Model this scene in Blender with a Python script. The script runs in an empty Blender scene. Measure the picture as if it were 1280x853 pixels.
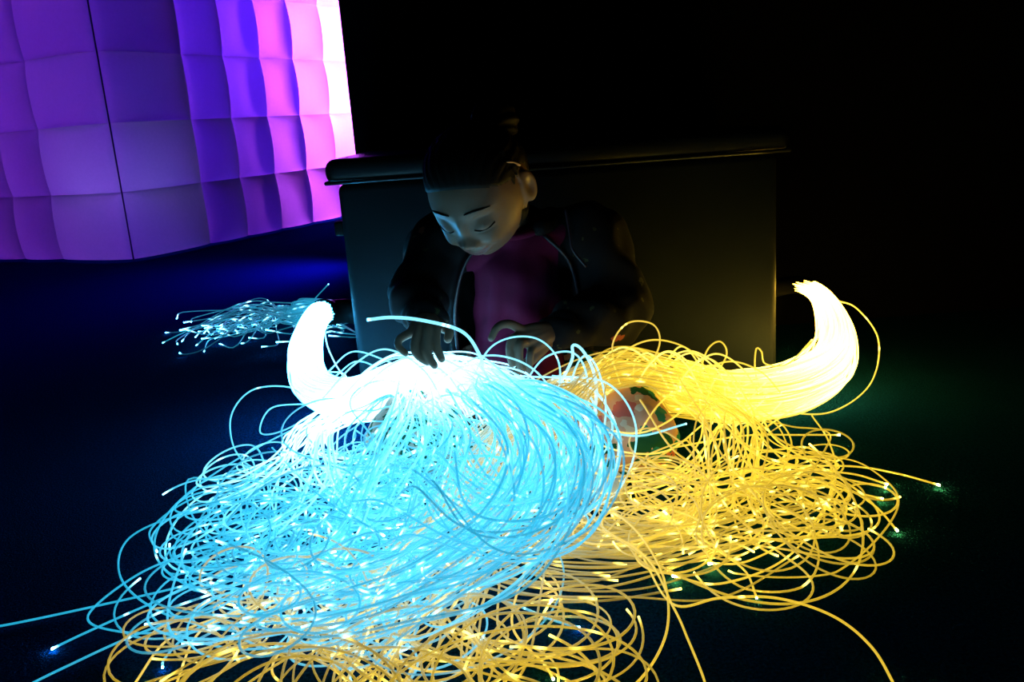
import bpy, math, random
import numpy as np
from mathutils import Matrix, Vector

random.seed(7); rng = np.random.default_rng(11)
S = bpy.context.scene
COL = S.collection
PI = math.pi

# ------------------------------------------------------------------ camera
FPX = 1100.0
CAM = np.array([0.0, 0.0, 0.5])
PITCH, ROLL = 14.0, -4.2
cam_d = bpy.data.cameras.new('camera'); cam_o = bpy.data.objects.new('camera', cam_d); COL.objects.link(cam_o)
cam_d.sensor_width = 36.0; cam_d.lens = FPX / 1280 * 36.0; cam_d.clip_start = 0.02; cam_d.clip_end = 60
rot = Matrix.Rotation(math.radians(90 - PITCH), 4, 'X') @ Matrix.Rotation(math.radians(ROLL), 4, 'Z')
cam_o.matrix_world = Matrix.Translation(Vector(CAM)) @ rot
S.camera = cam_o
R3 = np.array(rot.to_3x3())

def ray(px, py): return R3 @ np.array([(px - 640) / FPX, -(py - 426.5) / FPX, -1.0])
def at_y(px, py, y): d = ray(px, py); return CAM + d * (y / d[1])
def at_z(px, py, z): d = ray(px, py); return CAM + d * ((z - CAM[2]) / d[2])

# ------------------------------------------------------------------ world, exposure, room lamps
W = bpy.data.worlds.new('world'); S.world = W; W.use_nodes = True
bg = W.node_tree.nodes['Background']; bg.inputs[0].default_value = (0.25, 0.3, 0.6, 1); bg.inputs[1].default_value = 0.0003
S.view_settings.view_transform = 'Standard'; S.view_settings.look = 'None'
S.view_settings.exposure = 0.0; S.view_settings.gamma = 1.0; S.view_settings.use_curve_mapping = False

def spot(name, loc, to, col, watts, size, deg, blend=.6):
    l = bpy.data.lights.new(name, 'SPOT'); l.color = col; l.energy = watts; l.shadow_soft_size = size
    l.spot_size = math.radians(deg); l.spot_blend = blend
    o = bpy.data.objects.new(name, l); o.location = loc; COL.objects.link(o)
    o.rotation_euler = (Vector(to) - Vector(loc)).to_track_quat('-Z', 'Y').to_euler(); return o
def lamp(name, loc, col, watts, size):
    l = bpy.data.lights.new(name, 'POINT'); l.color = col; l.energy = watts; l.shadow_soft_size = size
    o = bpy.data.objects.new(name, l); o.location = loc; COL.objects.link(o); return o

TC = np.array([-1.70, 4.03, 0.0]); TR = np.array([.455, .8905, 0]); TL = np.array([-.8905, .455, 0])
def tent_pt(r, l, z): return tuple(TC + TR * r + TL * l + np.array([0, 0, z]))
# coloured lamps standing inside the inflatable
for k_, z_ in enumerate((.62, 1.02, 1.42)):
    spot('tent_lamp_magenta', tent_pt(1.74, .17, z_), tent_pt(1.77, 0, z_), (.62, .08, 1.0), 95, .12, 172, .12)
lamp('tent_lamp_violet', tent_pt(1.15, .38, 1.0), (.09, .010, 1.0), 36, .20)
lamp('tent_lamp_lilac', tent_pt(.15, .17, .36), (.31, .22, 1.0), 1.25, .08)
# blue stage light on the floor between bench and tent
spot('floor_spotlight', (-.55, 3.45, .35), (-1.25, 3.15, 0), (.16, .014, 1.0), 55, .06, 130, .9)

# ------------------------------------------------------------------ materials
def mat(name, base, rough=.6, spec=.3, noise=None, bump=None, **kw):
    m = bpy.data.materials.new(name); m.use_nodes = True; nt = m.node_tree; b = nt.nodes['Principled BSDF']
    b.inputs['Base Color'].default_value = (*base, 1); b.inputs['Roughness'].default_value = rough
    b.inputs['Specular IOR Level'].default_value = spec
    for k, v in kw.items(): b.inputs[k].default_value = v
    tc = nt.nodes.new('ShaderNodeTexCoord')
    if noise:
        sc, lo, hi = noise
        n = nt.nodes.new('ShaderNodeTexNoise'); n.inputs['Scale'].default_value = sc; n.inputs['Detail'].default_value = 5
        r = nt.nodes.new('ShaderNodeValToRGB')
        r.color_ramp.elements[0].position = .3; r.color_ramp.elements[1].position = .7
        r.color_ramp.elements[0].color = (*[c * lo for c in base], 1); r.color_ramp.elements[1].color = (*[c * hi for c in base], 1)
        nt.links.new(tc.outputs['Object'], n.inputs['Vector']); nt.links.new(n.outputs['Fac'], r.inputs['Fac'])
        nt.links.new(r.outputs['Color'], b.inputs['Base Color'])
    if bump:
        sc, st, ds = bump
        n = nt.nodes.new('ShaderNodeTexNoise'); n.inputs['Scale'].default_value = sc; n.inputs['Detail'].default_value = 3
        bp = nt.nodes.new('ShaderNodeBump'); bp.inputs['Strength'].default_value = st; bp.inputs['Distance'].default_value = ds
        nt.links.new(tc.outputs['Object'], n.inputs['Vector']); nt.links.new(n.outputs['Fac'], bp.inputs['Height'])
        nt.links.new(bp.outputs['Normal'], b.inputs['Normal'])
    return m

M = {}
M['carpet'] = mat('carpet', (.0015, .020, .064), 1.0, 0.0, noise=(260, .35, 1.7), bump=(420, .9, .004))
M['black_wall'] = mat('black_wall', (.003, .003, .004), .95, .05, noise=(6, .8, 1.2))
M['vinyl'] = mat('vinyl', (.0060, .0085, .0105), .55, .10, noise=(9, .85, 1.15), bump=(60, .12, .002))
M['vinyl_lid'] = mat('vinyl_lid', (.010, .012, .014), .42, .3, bump=(60, .12, .002))
M['black_plastic'] = mat('black_plastic', (.004, .004, .004), .6, .1)
M['hair'] = mat('hair', (.006, .0045, .004), .6, .15)
M['jacket'] = mat('jacket', (.012, .012, .016), .8, .2)
M['shirt'] = mat('shirt', (.105, .002, .034), .85, .2, noise=(40, .85, 1.15), bump=(500, .3, .001))
M['zipper'] = mat('zipper', (.020, .010, .020), .45, .5)
M['sock'] = mat('sock', (.72, .70, .66), .9, .1, bump=(500, .4, .001))
M['clip'] = mat('clip', (.5, .25, .12), .3, .5)
M['seam'] = mat('seam', (.10, .08, .14), .9, .1)

def tent_material():
    m = bpy.data.materials.new('tent_fabric'); m.use_nodes = True; nt = m.node_tree; nt.nodes.clear()
    out = nt.nodes.new('ShaderNodeOutputMaterial'); mx = nt.nodes.new('ShaderNodeMixShader')
    d = nt.nodes.new('ShaderNodeBsdfDiffuse'); t = nt.nodes.new('ShaderNodeBsdfTranslucent')
    n = nt.nodes.new('ShaderNodeTexNoise'); n.inputs['Scale'].default_value = 90; n.inputs['Detail'].default_value = 2
    tc = nt.nodes.new('ShaderNodeTexCoord'); rp = nt.nodes.new('ShaderNodeValToRGB')
    rp.color_ramp.elements[0].color = (.56, .56, .58, 1); rp.color_ramp.elements[1].color = (.64, .64, .66, 1)
    nt.links.new(tc.outputs['Object'], n.inputs['Vector']); nt.links.new(n.outputs['Fac'], rp.inputs['Fac'])
    nt.links.new(rp.outputs['Color'], d.inputs['Color']); nt.links.new(rp.outputs['Color'], t.inputs['Color'])
    mx.inputs[0].default_value = .6
    nt.links.new(d.outputs[0], mx.inputs[1]); nt.links.new(t.outputs[0], mx.inputs[2]); nt.links.new(mx.outputs[0], out.inputs[0])
    return m
M['tent'] = tent_material()

def fibre_material(name, col, mid, src, body, clear=.4):
    """clear light guides: their light is strongest by the source and pales on the way"""
    m = bpy.data.materials.new(name); m.use_nodes = True; nt = m.node_tree; b = nt.nodes['Principled BSDF']
    b.inputs['Base Color'].default_value = (*body, 1); b.inputs['Roughness'].default_value = .25
    a = nt.nodes.new('ShaderNodeAttribute'); a.attribute_name = 'glow'
    dv = nt.nodes.new('ShaderNodeMath'); dv.operation = 'DIVIDE'; dv.inputs[1].default_value = 16.0
    r = nt.nodes.new('ShaderNodeValToRGB'); e = r.color_ramp.elements
    e[0].position = .045; e[0].color = (*col, 1); e[1].position = .65; e[1].color = (*src, 1)
    k = e.new(.13); k.color = (*mid, 1); k = e.new(.30); k.color = (*mid, 1)
    nt.links.new(a.outputs['Fac'], dv.inputs[0]); nt.links.new(dv.outputs[0], r.inputs['Fac'])
    nt.links.new(r.outputs['Color'], b.inputs['Emission Color'])
    nt.links.new(a.outputs['Fac'], b.inputs['Emission Strength'])
    if clear > 0:
        t = nt.nodes.new('ShaderNodeBsdfTransparent'); mx = nt.nodes.new('ShaderNodeMixShader'); mx.inputs[0].default_value = clear
        nt.links.new(b.outputs[0], mx.inputs[1]); nt.links.new(t.outputs[0], mx.inputs[2]); nt.links.new(mx.outputs[0], nt.nodes['Material Output'].inputs[0])
    return m
M['cyan'] = fibre_material('fibre_cyan', (.022, .56, .90), (.30, .80, 1.0), (.05, .46, .90), (.50, .56, .62))
M['yellow'] = fibre_material('fibre_yellow', (.92, .60, .028), (1.0, .80, .14), (.90, .52, .045), (.72, .68, .58))
S.cycles.transparent_max_bounces = 12

def skin_material():
    m = mat('skin', (.185, .10, .068), .5, .35, bump=(350, .08, .001))
    nt = m.node_tree; b = nt.nodes['Principled BSDF']
    a = nt.nodes.new('ShaderNodeAttribute'); a.attribute_name = 'lips'
    mx = nt.nodes.new('ShaderNodeMix'); mx.data_type = 'RGBA'
    mx.inputs['A'].default_value = (.185, .10, .068, 1); mx.inputs['B'].default_value = (.22, .065, .06, 1)
    nt.links.new(a.outputs['Fac'], mx.inputs['Factor']); nt.links.new(mx.outputs['Result'], b.inputs['Base Color'])
    return m
M['skin'] = skin_material()

def floral_material(name, base, spots, rough=.85):
    """spots: list of (scale xyz, rot, threshold, keep, colour)"""
    m = bpy.data.materials.new(name); m.use_nodes = True; nt = m.node_tree; b = nt.nodes['Principled BSDF']
    b.inputs['Roughness'].default_value = rough; b.inputs['Specular IOR Level'].default_value = .15
    tc = nt.nodes.new('ShaderNodeTexCoord'); prev = None
    nz = nt.nodes.new('ShaderNodeTexNoise'); nz.inputs['Scale'].default_value = 55; nz.inputs['Detail'].default_value = 3
    ad = nt.nodes.new('ShaderNodeVectorMath'); ad.operation = 'MULTIPLY_ADD'; ad.inputs[1].default_value = (.026, .026, .026)
    nt.links.new(tc.outputs['Object'], nz.inputs['Vector']); nt.links.new(nz.outputs['Color'], ad.inputs[0]); nt.links.new(tc.outputs['Object'], ad.inputs[2])
    for sc, ro, off, th, keep, colr in spots:
        mp = nt.nodes.new('ShaderNodeMapping'); mp.inputs['Scale'].default_value = sc; mp.inputs['Rotation'].default_value = ro
        mp.inputs['Location'].default_value = off
        nt.links.new(ad.outputs[0], mp.inputs['Vector'])
        v = nt.nodes.new('ShaderNodeTexVoronoi'); v.inputs['Scale'].default_value = 1.0
        nt.links.new(mp.outputs['Vector'], v.inputs['Vector'])
        lt = nt.nodes.new('ShaderNodeMath'); lt.operation = 'LESS_THAN'; lt.inputs[1].default_value = th
        nt.links.new(v.outputs['Distance'], lt.inputs[0])
        sx = nt.nodes.new('ShaderNodeSeparateColor'); nt.links.new(v.outputs['Color'], sx.inputs[0])
        k = nt.nodes.new('ShaderNodeMath'); k.operation = 'LESS_THAN'; k.inputs[1].default_value = keep
        nt.links.new(sx.outputs[0], k.inputs[0])
        mu = nt.nodes.new('ShaderNodeMath'); mu.operation = 'MULTIPLY'
        nt.links.new(lt.outputs[0], mu.inputs[0]); nt.links.new(k.outputs[0], mu.inputs[1])
        mx = nt.nodes.new('ShaderNodeMix'); mx.data_type = 'RGBA'
        if prev is None: mx.inputs['A'].default_value = (*base, 1)
        else: nt.links.new(prev, mx.inputs['A'])
        mx.inputs['B'].default_value = (*colr, 1); nt.links.new(mu.outputs[0], mx.inputs['Factor']); prev = mx.outputs['Result']
    nt.links.new(prev, b.inputs['Base Color'])
    return m
M['leggings'] = floral_material('leggings', (.72, .42, .33), [
    ((22, 22, 22), (0, 0, 0), (3, 1, 2), .40, .45, (.62, .16, .16)),
    ((48, 48, 48), (0, 0, 0), (1, 1, 9), .33, .5, (.78, .68, .62)),
    ((14, 34, 40), (.3, .9, .6), (0, 2, 0), .50, .50, (.012, .10, .05)),
    ((34, 15, 40), (.9, .2, .4), (5, 0, 1), .44, .35, (.02, .24, .28))])
M['jacket'] = floral_material('jacket_cloth', (.007, .006, .008), [
    ((26, 26, 26), (0, 0, 0), (0, 0, 0), .24, .18, (.30, .07, .04)),
    ((60, 60, 60), (0, 0, 0), (4, 0, 0), .2, .3, (.05, .05, .02))])

# ------------------------------------------------------------------ mesh helpers
def mesh_obj(name, V, Fc, m, parent=None, loc=(0, 0, 0), smooth=True, base=None):
    """V in world coordinates; base = world location of the thing's root"""
    V = np.asarray(V, float)
    org = np.asarray(base if base is not None else loc, float)
    me = bpy.data.meshes.new(name); me.from_pydata((V - org).tolist(), [], [tuple(map(int, f)) for f in Fc]); me.update()
    o = bpy.data.objects.new(name, me); COL.objects.link(o)
    if m: me.materials.append(m)
    if smooth: me.polygons.foreach_set('use_smooth', [True] * len(me.polygons))
    if parent is not None: o.parent = parent
    else: o.location = org
    return o

def empty(name, loc, label=None, cat=None, group=None):
    o = bpy.data.objects.new(name, None); COL.objects.link(o); o.location = loc; o.empty_display_size = .05
    if label: o['label'] = label
    if cat: o['category'] = cat
    if group: o['group'] = group
    return o
def struct(o): o['kind'] = 'structure'; return o

def box_vf(x0, x1, y0, y1, z0, z1):
    V = [(x, y, z) for z in (z0, z1) for y in (y0, y1) for x in (x0, x1)]
    return V, [(0, 2, 3, 1), (4, 5, 7, 6), (0, 1, 5, 4), (2, 6, 7, 3), (0, 4, 6, 2), (1, 3, 7, 5)]

def rounded_box(x0, x1, y0, y1, z0, z1, r, n=4):
    """box with rounded edges: superellipsoid-like grid from an inflated cube"""
    m = 2 * n + 2
    V, Fc, idx = [], [], {}
    c = np.array([(x0 + x1) / 2, (y0 + y1) / 2, (z0 + z1) / 2]); h = np.array([x1 - x0, y1 - y0, z1 - z0]) / 2
    rr = min(r, h.min() * .999)
    ts = [-1.0] + [None] * 0
    def axis(hh):
        a = [-hh + rr * (1 - math.cos(PI / 2 * i / n)) for i in range(n + 1)]
        return a + [-v for v in reversed(a)]
    def vid(p):
        q = np.clip(p, -(h - rr), h - rr); d = p - q; l = np.linalg.norm(d)
        if l > 1e-9: p = q + d / l * rr
        k = tuple(np.round(p, 6))
        if k not in idx: idx[k] = len(V); V.append(tuple(c + p))
        return idx[k]
    ax = [axis(h[0]), axis(h[1]), axis(h[2])]
    for a in range(3):
        b, cc = (a + 1) % 3, (a + 2) % 3
        for s in (-1, 1):
            for i in range(len(ax[b]) - 1):
                for j in range(len(ax[cc]) - 1):
                    q = []
                    for di, dj in ((0, 0), (1, 0), (1, 1), (0, 1)):
                        p = np.zeros(3); p[a] = s * h[a]; p[b] = ax[b][i + di]; p[cc] = ax[cc][j + dj]; q.append(vid(p))
                    if s < 0: q = q[::-1]
                    if len(set(q)) >= 3: Fc.append(list(dict.fromkeys(q)))
    return V, Fc

def spline(P, n):
    """Catmull-Rom through P, n samples spread by arc length"""
    P = np.asarray(P, float); Q = np.vstack([2 * P[0] - P[1], P, 2 * P[-1] - P[-2]])
    out = []; k = 14
    t = np.linspace(0, 1, k, endpoint=False)[:, None]
    for i in range(len(P) - 1):
        a, b, c, d = Q[i], Q[i + 1], Q[i + 2], Q[i + 3]
        out.append(.5 * (2 * b + (c - a) * t + (2 * a - 5 * b + 4 * c - d) * t ** 2 + (3 * b - a - 3 * c + d) * t ** 3))
    out.append(P[-1:]); out = np.vstack(out)
    L = np.r_[0, np.cumsum(np.linalg.norm(np.diff(out, axis=0), axis=1))]
    u = np.linspace(0, L[-1], n)
    return np.stack([np.interp(u, L, out[:, j]) for j in range(out.shape[1])], 1)

def frames(P):
    T = np.gradient(P, axis=0); T /= np.linalg.norm(T, axis=1)[:, None] + 1e-12
    n0 = np.cross(T[0], (0, 0, 1.0))
    if np.linalg.norm(n0) < .1: n0 = np.cross(T[0], (1.0, 0, 0))
    N = [n0 / np.linalg.norm(n0)]
    for i in range(1, len(P)):
        v = N[-1] - T[i] * np.dot(N[-1], T[i]); N.append(v / (np.linalg.norm(v) + 1e-12))
    N = np.array(N); return T, N, np.cross(T, N)

def tube_vf(P, rad, sides=6, flat=None, capround=False):
    P = np.asarray(P, float); rad = np.broadcast_to(np.asarray(rad, float), (len(P),)).copy()
    if capround:   # hemispherical ends
        T = np.gradient(P, axis=0); T /= np.linalg.norm(T, axis=1)[:, None]
        a = np.linspace(0, PI / 2, 5)[1:]
        pre = [P[0] - T[0] * rad[0] * math.sin(x) for x in a[::-1]]; post = [P[-1] + T[-1] * rad[-1] * math.sin(x) for x in a]
        rp = [max(rad[0] * math.cos(x), 1e-4) for x in a[::-1]]; rq = [max(rad[-1] * math.cos(x), 1e-4) for x in a]
        P = np.vstack([pre, P, post]); rad = np.r_[rp, rad, rq]
    T, N, B = frames(P)
    ang = np.linspace(0, 2 * PI, sides, endpoint=False)
    ca, sa = np.cos(ang), np.sin(ang)
    if flat is None: f1 = f2 = 1.0
    else: f1, f2 = flat
    V = P[:, None, :] + rad[:, None, None] * (f1 * ca[None, :, None] * N[:, None, :] + f2 * sa[None, :, None] * B[:, None, :])
    V = V.reshape(-1, 3); Fc = []
    n = len(P)
    i = np.arange(n - 1)[:, None] * sides; j = np.arange(sides)[None, :]; j2 = (j + 1) % sides
    Fc = np.stack([i + j, i + j2, i + sides + j2, i + sides + j], -1).reshape(-1, 4).tolist()
    Fc.append(list(range(sides))[::-1]); Fc.append(list(range((n - 1) * sides, n * sides)))
    return V, Fc

def join(parts):
    V, Fc, o = [], [], 0
    for v, f in parts:
        V.append(np.asarray(v, float)); Fc += [[k + o for k in q] for q in f]; o += len(v)
    return np.vstack(V), Fc

def remeshed(name, parts, voxel, m, parent, base, smooth_it=4, bump=None, solid=None):
    """union of closed pieces turned into one continuous skin"""
    V, Fc = join(parts)
    o = mesh_obj('tmp', V, Fc, None, None, base=(0, 0, 0))
    if solid:
        s = o.modifiers.new('s', 'SOLIDIFY'); s.thickness = solid; s.offset = 0
    r = o.modifiers.new('r', 'REMESH'); r.mode = 'VOXEL'; r.voxel_size = voxel
    if smooth_it:
        sm = o.modifiers.new('sm', 'SMOOTH'); sm.factor = .5; sm.iterations = smooth_it
    dg = bpy.context.evaluated_depsgraph_get(); dg.update()
    me = bpy.data.meshes.new_from_object(o.evaluated_get(dg)); me.name = name
    old = o.data; bpy.data.objects.remove(o); bpy.data.meshes.remove(old)
    n = len(me.vertices); co = np.empty(n * 3); me.vertices.foreach_get('co', co); co = co.reshape(-1, 3)
    nr = np.empty(n * 3); me.vertices.foreach_get('normal', nr); nr = nr.reshape(-1, 3)
    if bump is not None: co = co + nr * bump(co)[:, None]
    me.vertices.foreach_set('co', (co - np.asarray(base)).ravel())
    me.polygons.foreach_set('use_smooth', [True] * len(me.polygons)); me.materials.clear(); me.materials.append(m); me.update()
    ob = bpy.data.objects.new(name, me); COL.objects.link(ob)
    if parent is not None: ob.parent = parent
    else: ob.location = base
    return ob, co

# ------------------------------------------------------------------ setting
def slab(name, x0, x1, y0, y1, z0, z1, m): return struct(mesh_obj(name, *box_vf(x0, x1, y0, y1, z0, z1), M[m], smooth=False))
slab('floor', -6, 3.2, -1.2, 8.0, -.06, 0, 'carpet')
slab('wall_far', -6, 3.2, 7.9, 8.0, 0, 3.2, 'black_wall')
slab('wall_back', -.311, 3.1, 1.97, 2.03, 0, 3.2, 'black_wall')   # black partition behind the bench
slab('wall_right', 3.1, 3.2, -1.2, 7.9, 0, 3.2, 'black_wall')
slab('wall_left', -6, -5.9, -1.2, 7.9, 0, 3.2, 'black_wall')
slab('ceiling', -6, 3.2, -1.2, 8.0, 3.2, 3.26, 'black_wall')

# ------------------------------------------------------------------ padded bench
BX0, BX1, BY0, BY1 = -.285, .478, 1.48, 1.945
bench = empty('padded_bench', (.1, 1.7, 0), 'dark vinyl padded box bench with overhanging lid behind the seated child', 'bench')
bb = (.1, 1.7, 0)
mesh_obj('bench_body', *rounded_box(BX0 + .012, BX1 - .012, BY0 + .012, BY1, 0, .418, .014), M['vinyl'], bench, base=bb)
def lid_vf():
    V, Fc = rounded_box(BX0 - .004, BX1 + .004, BY0 - .004, BY1 + .01, .4185, .460, .018, 5)
    V = np.array(V); return V, Fc
lid = mesh_obj('bench_lid', *lid_vf(), M['vinyl_lid'], bench, base=bb)
pv = [(BX0 - .002, BY1, .4215), (BX0 - .002, BY0 - .003, .4215), (BX1 + .002, BY0 - .003, .4215), (BX1 + .002, BY1, .4215)]
pp = [np.linspace(pv[i], pv[i + 1], 12) for i in range(3)]
mesh_obj('piping', *join([tube_vf(p, .0035, 6) for p in pp]), M['vinyl_lid'], lid, base=bb)
p0 = at_y(420, 288, BY0 + .02)
mesh_obj('side_tab', *rounded_box(BX0 - .004, BX0 + .013, BY0 + .03, BY0 + .055, .33, .355, .004, 2), M['black_plastic'], bench, base=bb)

# ------------------------------------------------------------------ inflatable tent, each pillow its own panel
CH, NZ = .303, 8
WR = [.475] + [.272] * 5; WL = [.475] + [.272] * 5      # the pillows at the corner are wider
LR, LL = sum(WR), sum(WL); cen = lambda w: [sum(w[:i]) + w[i] / 2 for i in range(len(w))]
tb = tuple(TC + TR * LR / 2 + TL * LL / 2)
tent = empty('inflatable_tent', tb, 'white quilted inflatable cube tent glowing purple and magenta from inside', 'tent')
def panel_mesh(w, h, bulge, n=14):
    u = -np.cos(np.linspace(0, PI, n + 1)); X, Z = np.meshgrid(u, u, indexing='ij')
    b = bulge * (1 - np.abs(X) ** 2.2) ** .6 * (.42 + .58 * (1 - Z ** 2) ** .6)
    V = np.stack([X * w / 2, -b, Z * h / 2], -1).reshape(-1, 3)
    i, j = np.meshgrid(np.arange(n), np.arange(n), indexing='ij'); a = (i * (n + 1) + j).ravel()
    Fc = np.stack([a, a + n + 1, a + n + 2, a + 1], 1)
    me = bpy.data.meshes.new('panel'); me.from_pydata(V.tolist(), [], [tuple(map(int, f)) for f in Fc]); me.update()
    me.polygons.foreach_set('use_smooth', [True] * len(me.polygons)); me.materials.append(M['tent']); return me
PM = {}
def pm(w, h, b):
    k = (round(w, 3), round(h, 3))
    if k not in PM: PM[k] = panel_mesh(w, h, b * (1.15 if w > .4 else 1))
    return PM[k]
def put_panel(me, pos, right, up):
    o = bpy.data.objects.new('panel', me); COL.objects.link(o); o.parent = tent
    out = np.cross(right, up)   # local -y
    Mx = Matrix(np.column_stack([right, -out, up]).tolist()).to_4x4(); Mx.translation = Vector(np.asarray(pos) - np.asarray(tb))
    o.matrix_local = Mx
UPV = np.array([0, 0, 1.0])
for k in range(NZ):
    z = .012 + CH * (k + .5)
    for c, w in zip(cen(WR), WR):
        put_panel(pm(w, CH, .075), TC + TR * c + UPV * z, TR, UPV)
        put_panel(pm(w, CH, .075), TC + TL * LL + TR * c + UPV * z, -TR, UPV)
    for c, w in zip(cen(WL), WL):
        put_panel(pm(w, CH, .075), TC + TL * c + UPV * z, -TL, UPV)
        put_panel(pm(w, CH, .075), TC + TR * LR + TL * c + UPV * z, TL, UPV)
for c, w in zip(cen(WR), WR):
    for c2, w2 in zip(cen(WL), WL):
        put_panel(pm(w, w2, .045), TC + TR * c + TL * c2 + UPV * (.012 + CH * NZ), TR, np.cross(UPV, TR))
def seam_line(a, b, r=.0035):
    mesh_obj('seam_cord', *tube_vf(np.linspace(a, b, 8), r, 6), M['seam'], tent, base=tb)
H = CH * NZ + .012
seam_line(TC + UPV * .005, TC + UPV * H)
for k in range(1, NZ):
    z = .012 + CH * k
    seam_line(TC + UPV * z, TC + TR * LR + UPV * z, .0022); seam_line(TC + UPV * z, TC + TL * LL + UPV * z, .0022)

# ------------------------------------------------------------------ the child
PB = np.array([.01, 1.33, 0.0])
A = np.array
# joints (her left is +x)
hipL, hipR = A([.065, 1.372, .085]), A([-.045, 1.372, .085])
kneeL, kneeR = A([.172, 1.150, .063]), A([-.165, 1.165, .078])
ankL, ankR = A([-.02, 1.118, .045]), A([.045, 1.085, .038])
toeL, toeR = A([-.085, 1.095, .036]), A([.108, 1.050, .034])
shL, shR = A([.122, 1.345, .318]), A([-.092, 1.345, .318])
elL, elR = at_y(772, 388, 1.30), at_y(520, 372, 1.30)
wrL, wrR = at_y(697, 414, 1.225), at_y(534, 398, 1.205)
neck0, neck1 = A([.012, 1.325, .345]), A([-.008, 1.275, .392])
skull = at_y(598, 240, 1.225)

# head frame
yaw, pit = math.radians(23), math.radians(36)
HF = A([-math.sin(yaw) * math.cos(pit), -math.cos(yaw) * math.cos(pit), -math.sin(pit)])
HU = A([-math.sin(yaw) * math.sin(pit), -math.cos(yaw) * math.sin(pit), math.cos(pit)])
HX = np.cross(HU, HF)
hr = math.radians(3)   # small head roll
HX, HU = HX * math.cos(hr) + HU * math.sin(hr), HU * math.cos(hr) - HX * math.sin(hr)
HS = .94
def head2w(p): p = np.atleast_2d(p) * HS; return skull + p[:, :1] * HX + p[:, 1:2] * HF + p[:, 2:3] * HU
def w2head(P): d = (P - skull) / HS; return np.stack([d @ HX, d @ HF, d @ HU], 1)

def g(x, z, cx, cz, sx, sz): return np.exp(-((x - cx) / sx) ** 2 - ((z - cz) / sz) ** 2)
def head_shape(d, feat=True):
    dx, dy, dz = d[:, 0], d[:, 1], d[:, 2]
    dn = np.clip(-dz, 0, 1)
    x = dx * .069 * (1 - .19 * dn ** 1.8 + .05 * np.clip(dz, 0, 1)) * np.where(dy < 0, 1.06, 1.0)
    y = dy * np.where(dy > 0, .080, .096)
    y = y * np.where(dy < 0, 1 - .55 * dn ** 1.2, 1 - .05 * dn)
    y = y + np.where(dz < 0, .006 * dn, 0)
    z = dz * np.where(dz > 0, .094, .092)
    if feat:
        fr = np.clip(dy * 2.2, 0, 1)
        ax = np.abs(x)
        a = 0
        a = a + .0020 * g(ax, z, .030, .024, .022, .008)
        a = a - .0085 * g(ax, z, .029, .004, .015, .011)
        a = a + .0075 * g(ax, z, .030, .000, .0115, .0095)
        a = a - .0030 * g(ax, z, .030, -.0105, .012, .0022)          # lower lid crease
        a = a - .0020 * g(ax, z, .030, .011, .013, .0022)            # upper lid crease
        a = a + .0055 * g(x, z, 0, .000, .0068, .016)
        a = a + .0155 * g(x, z, 0, -.0245, .0088, .0105)
        a = a + .0080 * g(ax, z, .0115, -.0285, .0060, .0062)
        a = a - .0035 * g(ax, z, .0055, -.0355, .0035, .0022)        # nostrils
        a = a + .0095 * g(ax, z, .036, -.031, .017, .015)            # cheeks, lifted by the smile
        a = a + .0080 * g(x, z, 0, -.0500, .021, .0125)
        zc = -.0515 + 16.0 * x ** 2                                  # smiling mouth line
        lip = np.exp(-(ax / .024) ** 6)
        a = a + .0028 * lip * np.exp(-((z - zc - .0042) / .0034) ** 2) + .0036 * lip * np.exp(-((z - zc + .0052) / .0040) ** 2)
        a = a - .0065 * lip * np.exp(-((z - zc) / .0020) ** 2)
        a = a - .0030 * g(ax, z, .0265, -.0385, .0045, .0050)        # mouth corners
        a = a - .0022 * g(x, z, 0, -.0665, .013, .0045)
        a = a + .0060 * g(x, z, 0, -.0790, .014, .0110)
        y = y + a * fr
    return np.stack([x, y, z], 1)
def sphere_dirs(nu, nv):
    th = np.linspace(0, PI, nv + 1)[1:-1]; ph = np.linspace(0, 2 * PI, nu, endpoint=False)
    # pole axis = lateral x so that the face has an even grid
    D = [(1, 0, 0)] + [(math.cos(t), math.sin(t) * math.cos(p), math.sin(t) * math.sin(p)) for t in th for p in ph] + [(-1, 0, 0)]
    Fc = []
    for j in range(nu): Fc.append([0, 1 + j, 1 + (j + 1) % nu])
    for i in range(len(th) - 1):
        for j in range(nu):
            a, b = 1 + i * nu + j, 1 + i * nu + (j + 1) % nu; Fc.append([a, a + nu, b + nu, b])
    L = 1 + (len(th) - 1) * nu; e = len(D) - 1
    for j in range(nu): Fc.append([e, L + (j + 1) % nu, L + j])
    return A(D, ), Fc
HD, HFc = sphere_dirs(220, 150)
HV = head_shape(HD)
_front = HV[HD[:, 1] > .1]
def face_y(x, z):
    d = (_front[:, 0] - x) ** 2 + (_front[:, 2] - z) ** 2; k = np.argsort(d)[:3]; return _front[k, 1].mean()

def limb(pts, radii, n=24, sides=20, flat=None):
    q = spline(np.column_stack([pts, radii]), n); return tube_vf(q[:, :3], q[:, 3], sides, flat, True)
def finger(pts, r0, r1): return limb(A(pts), np.linspace(r0, r1, len(pts)), 16, 12)

hand_parts = []
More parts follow.
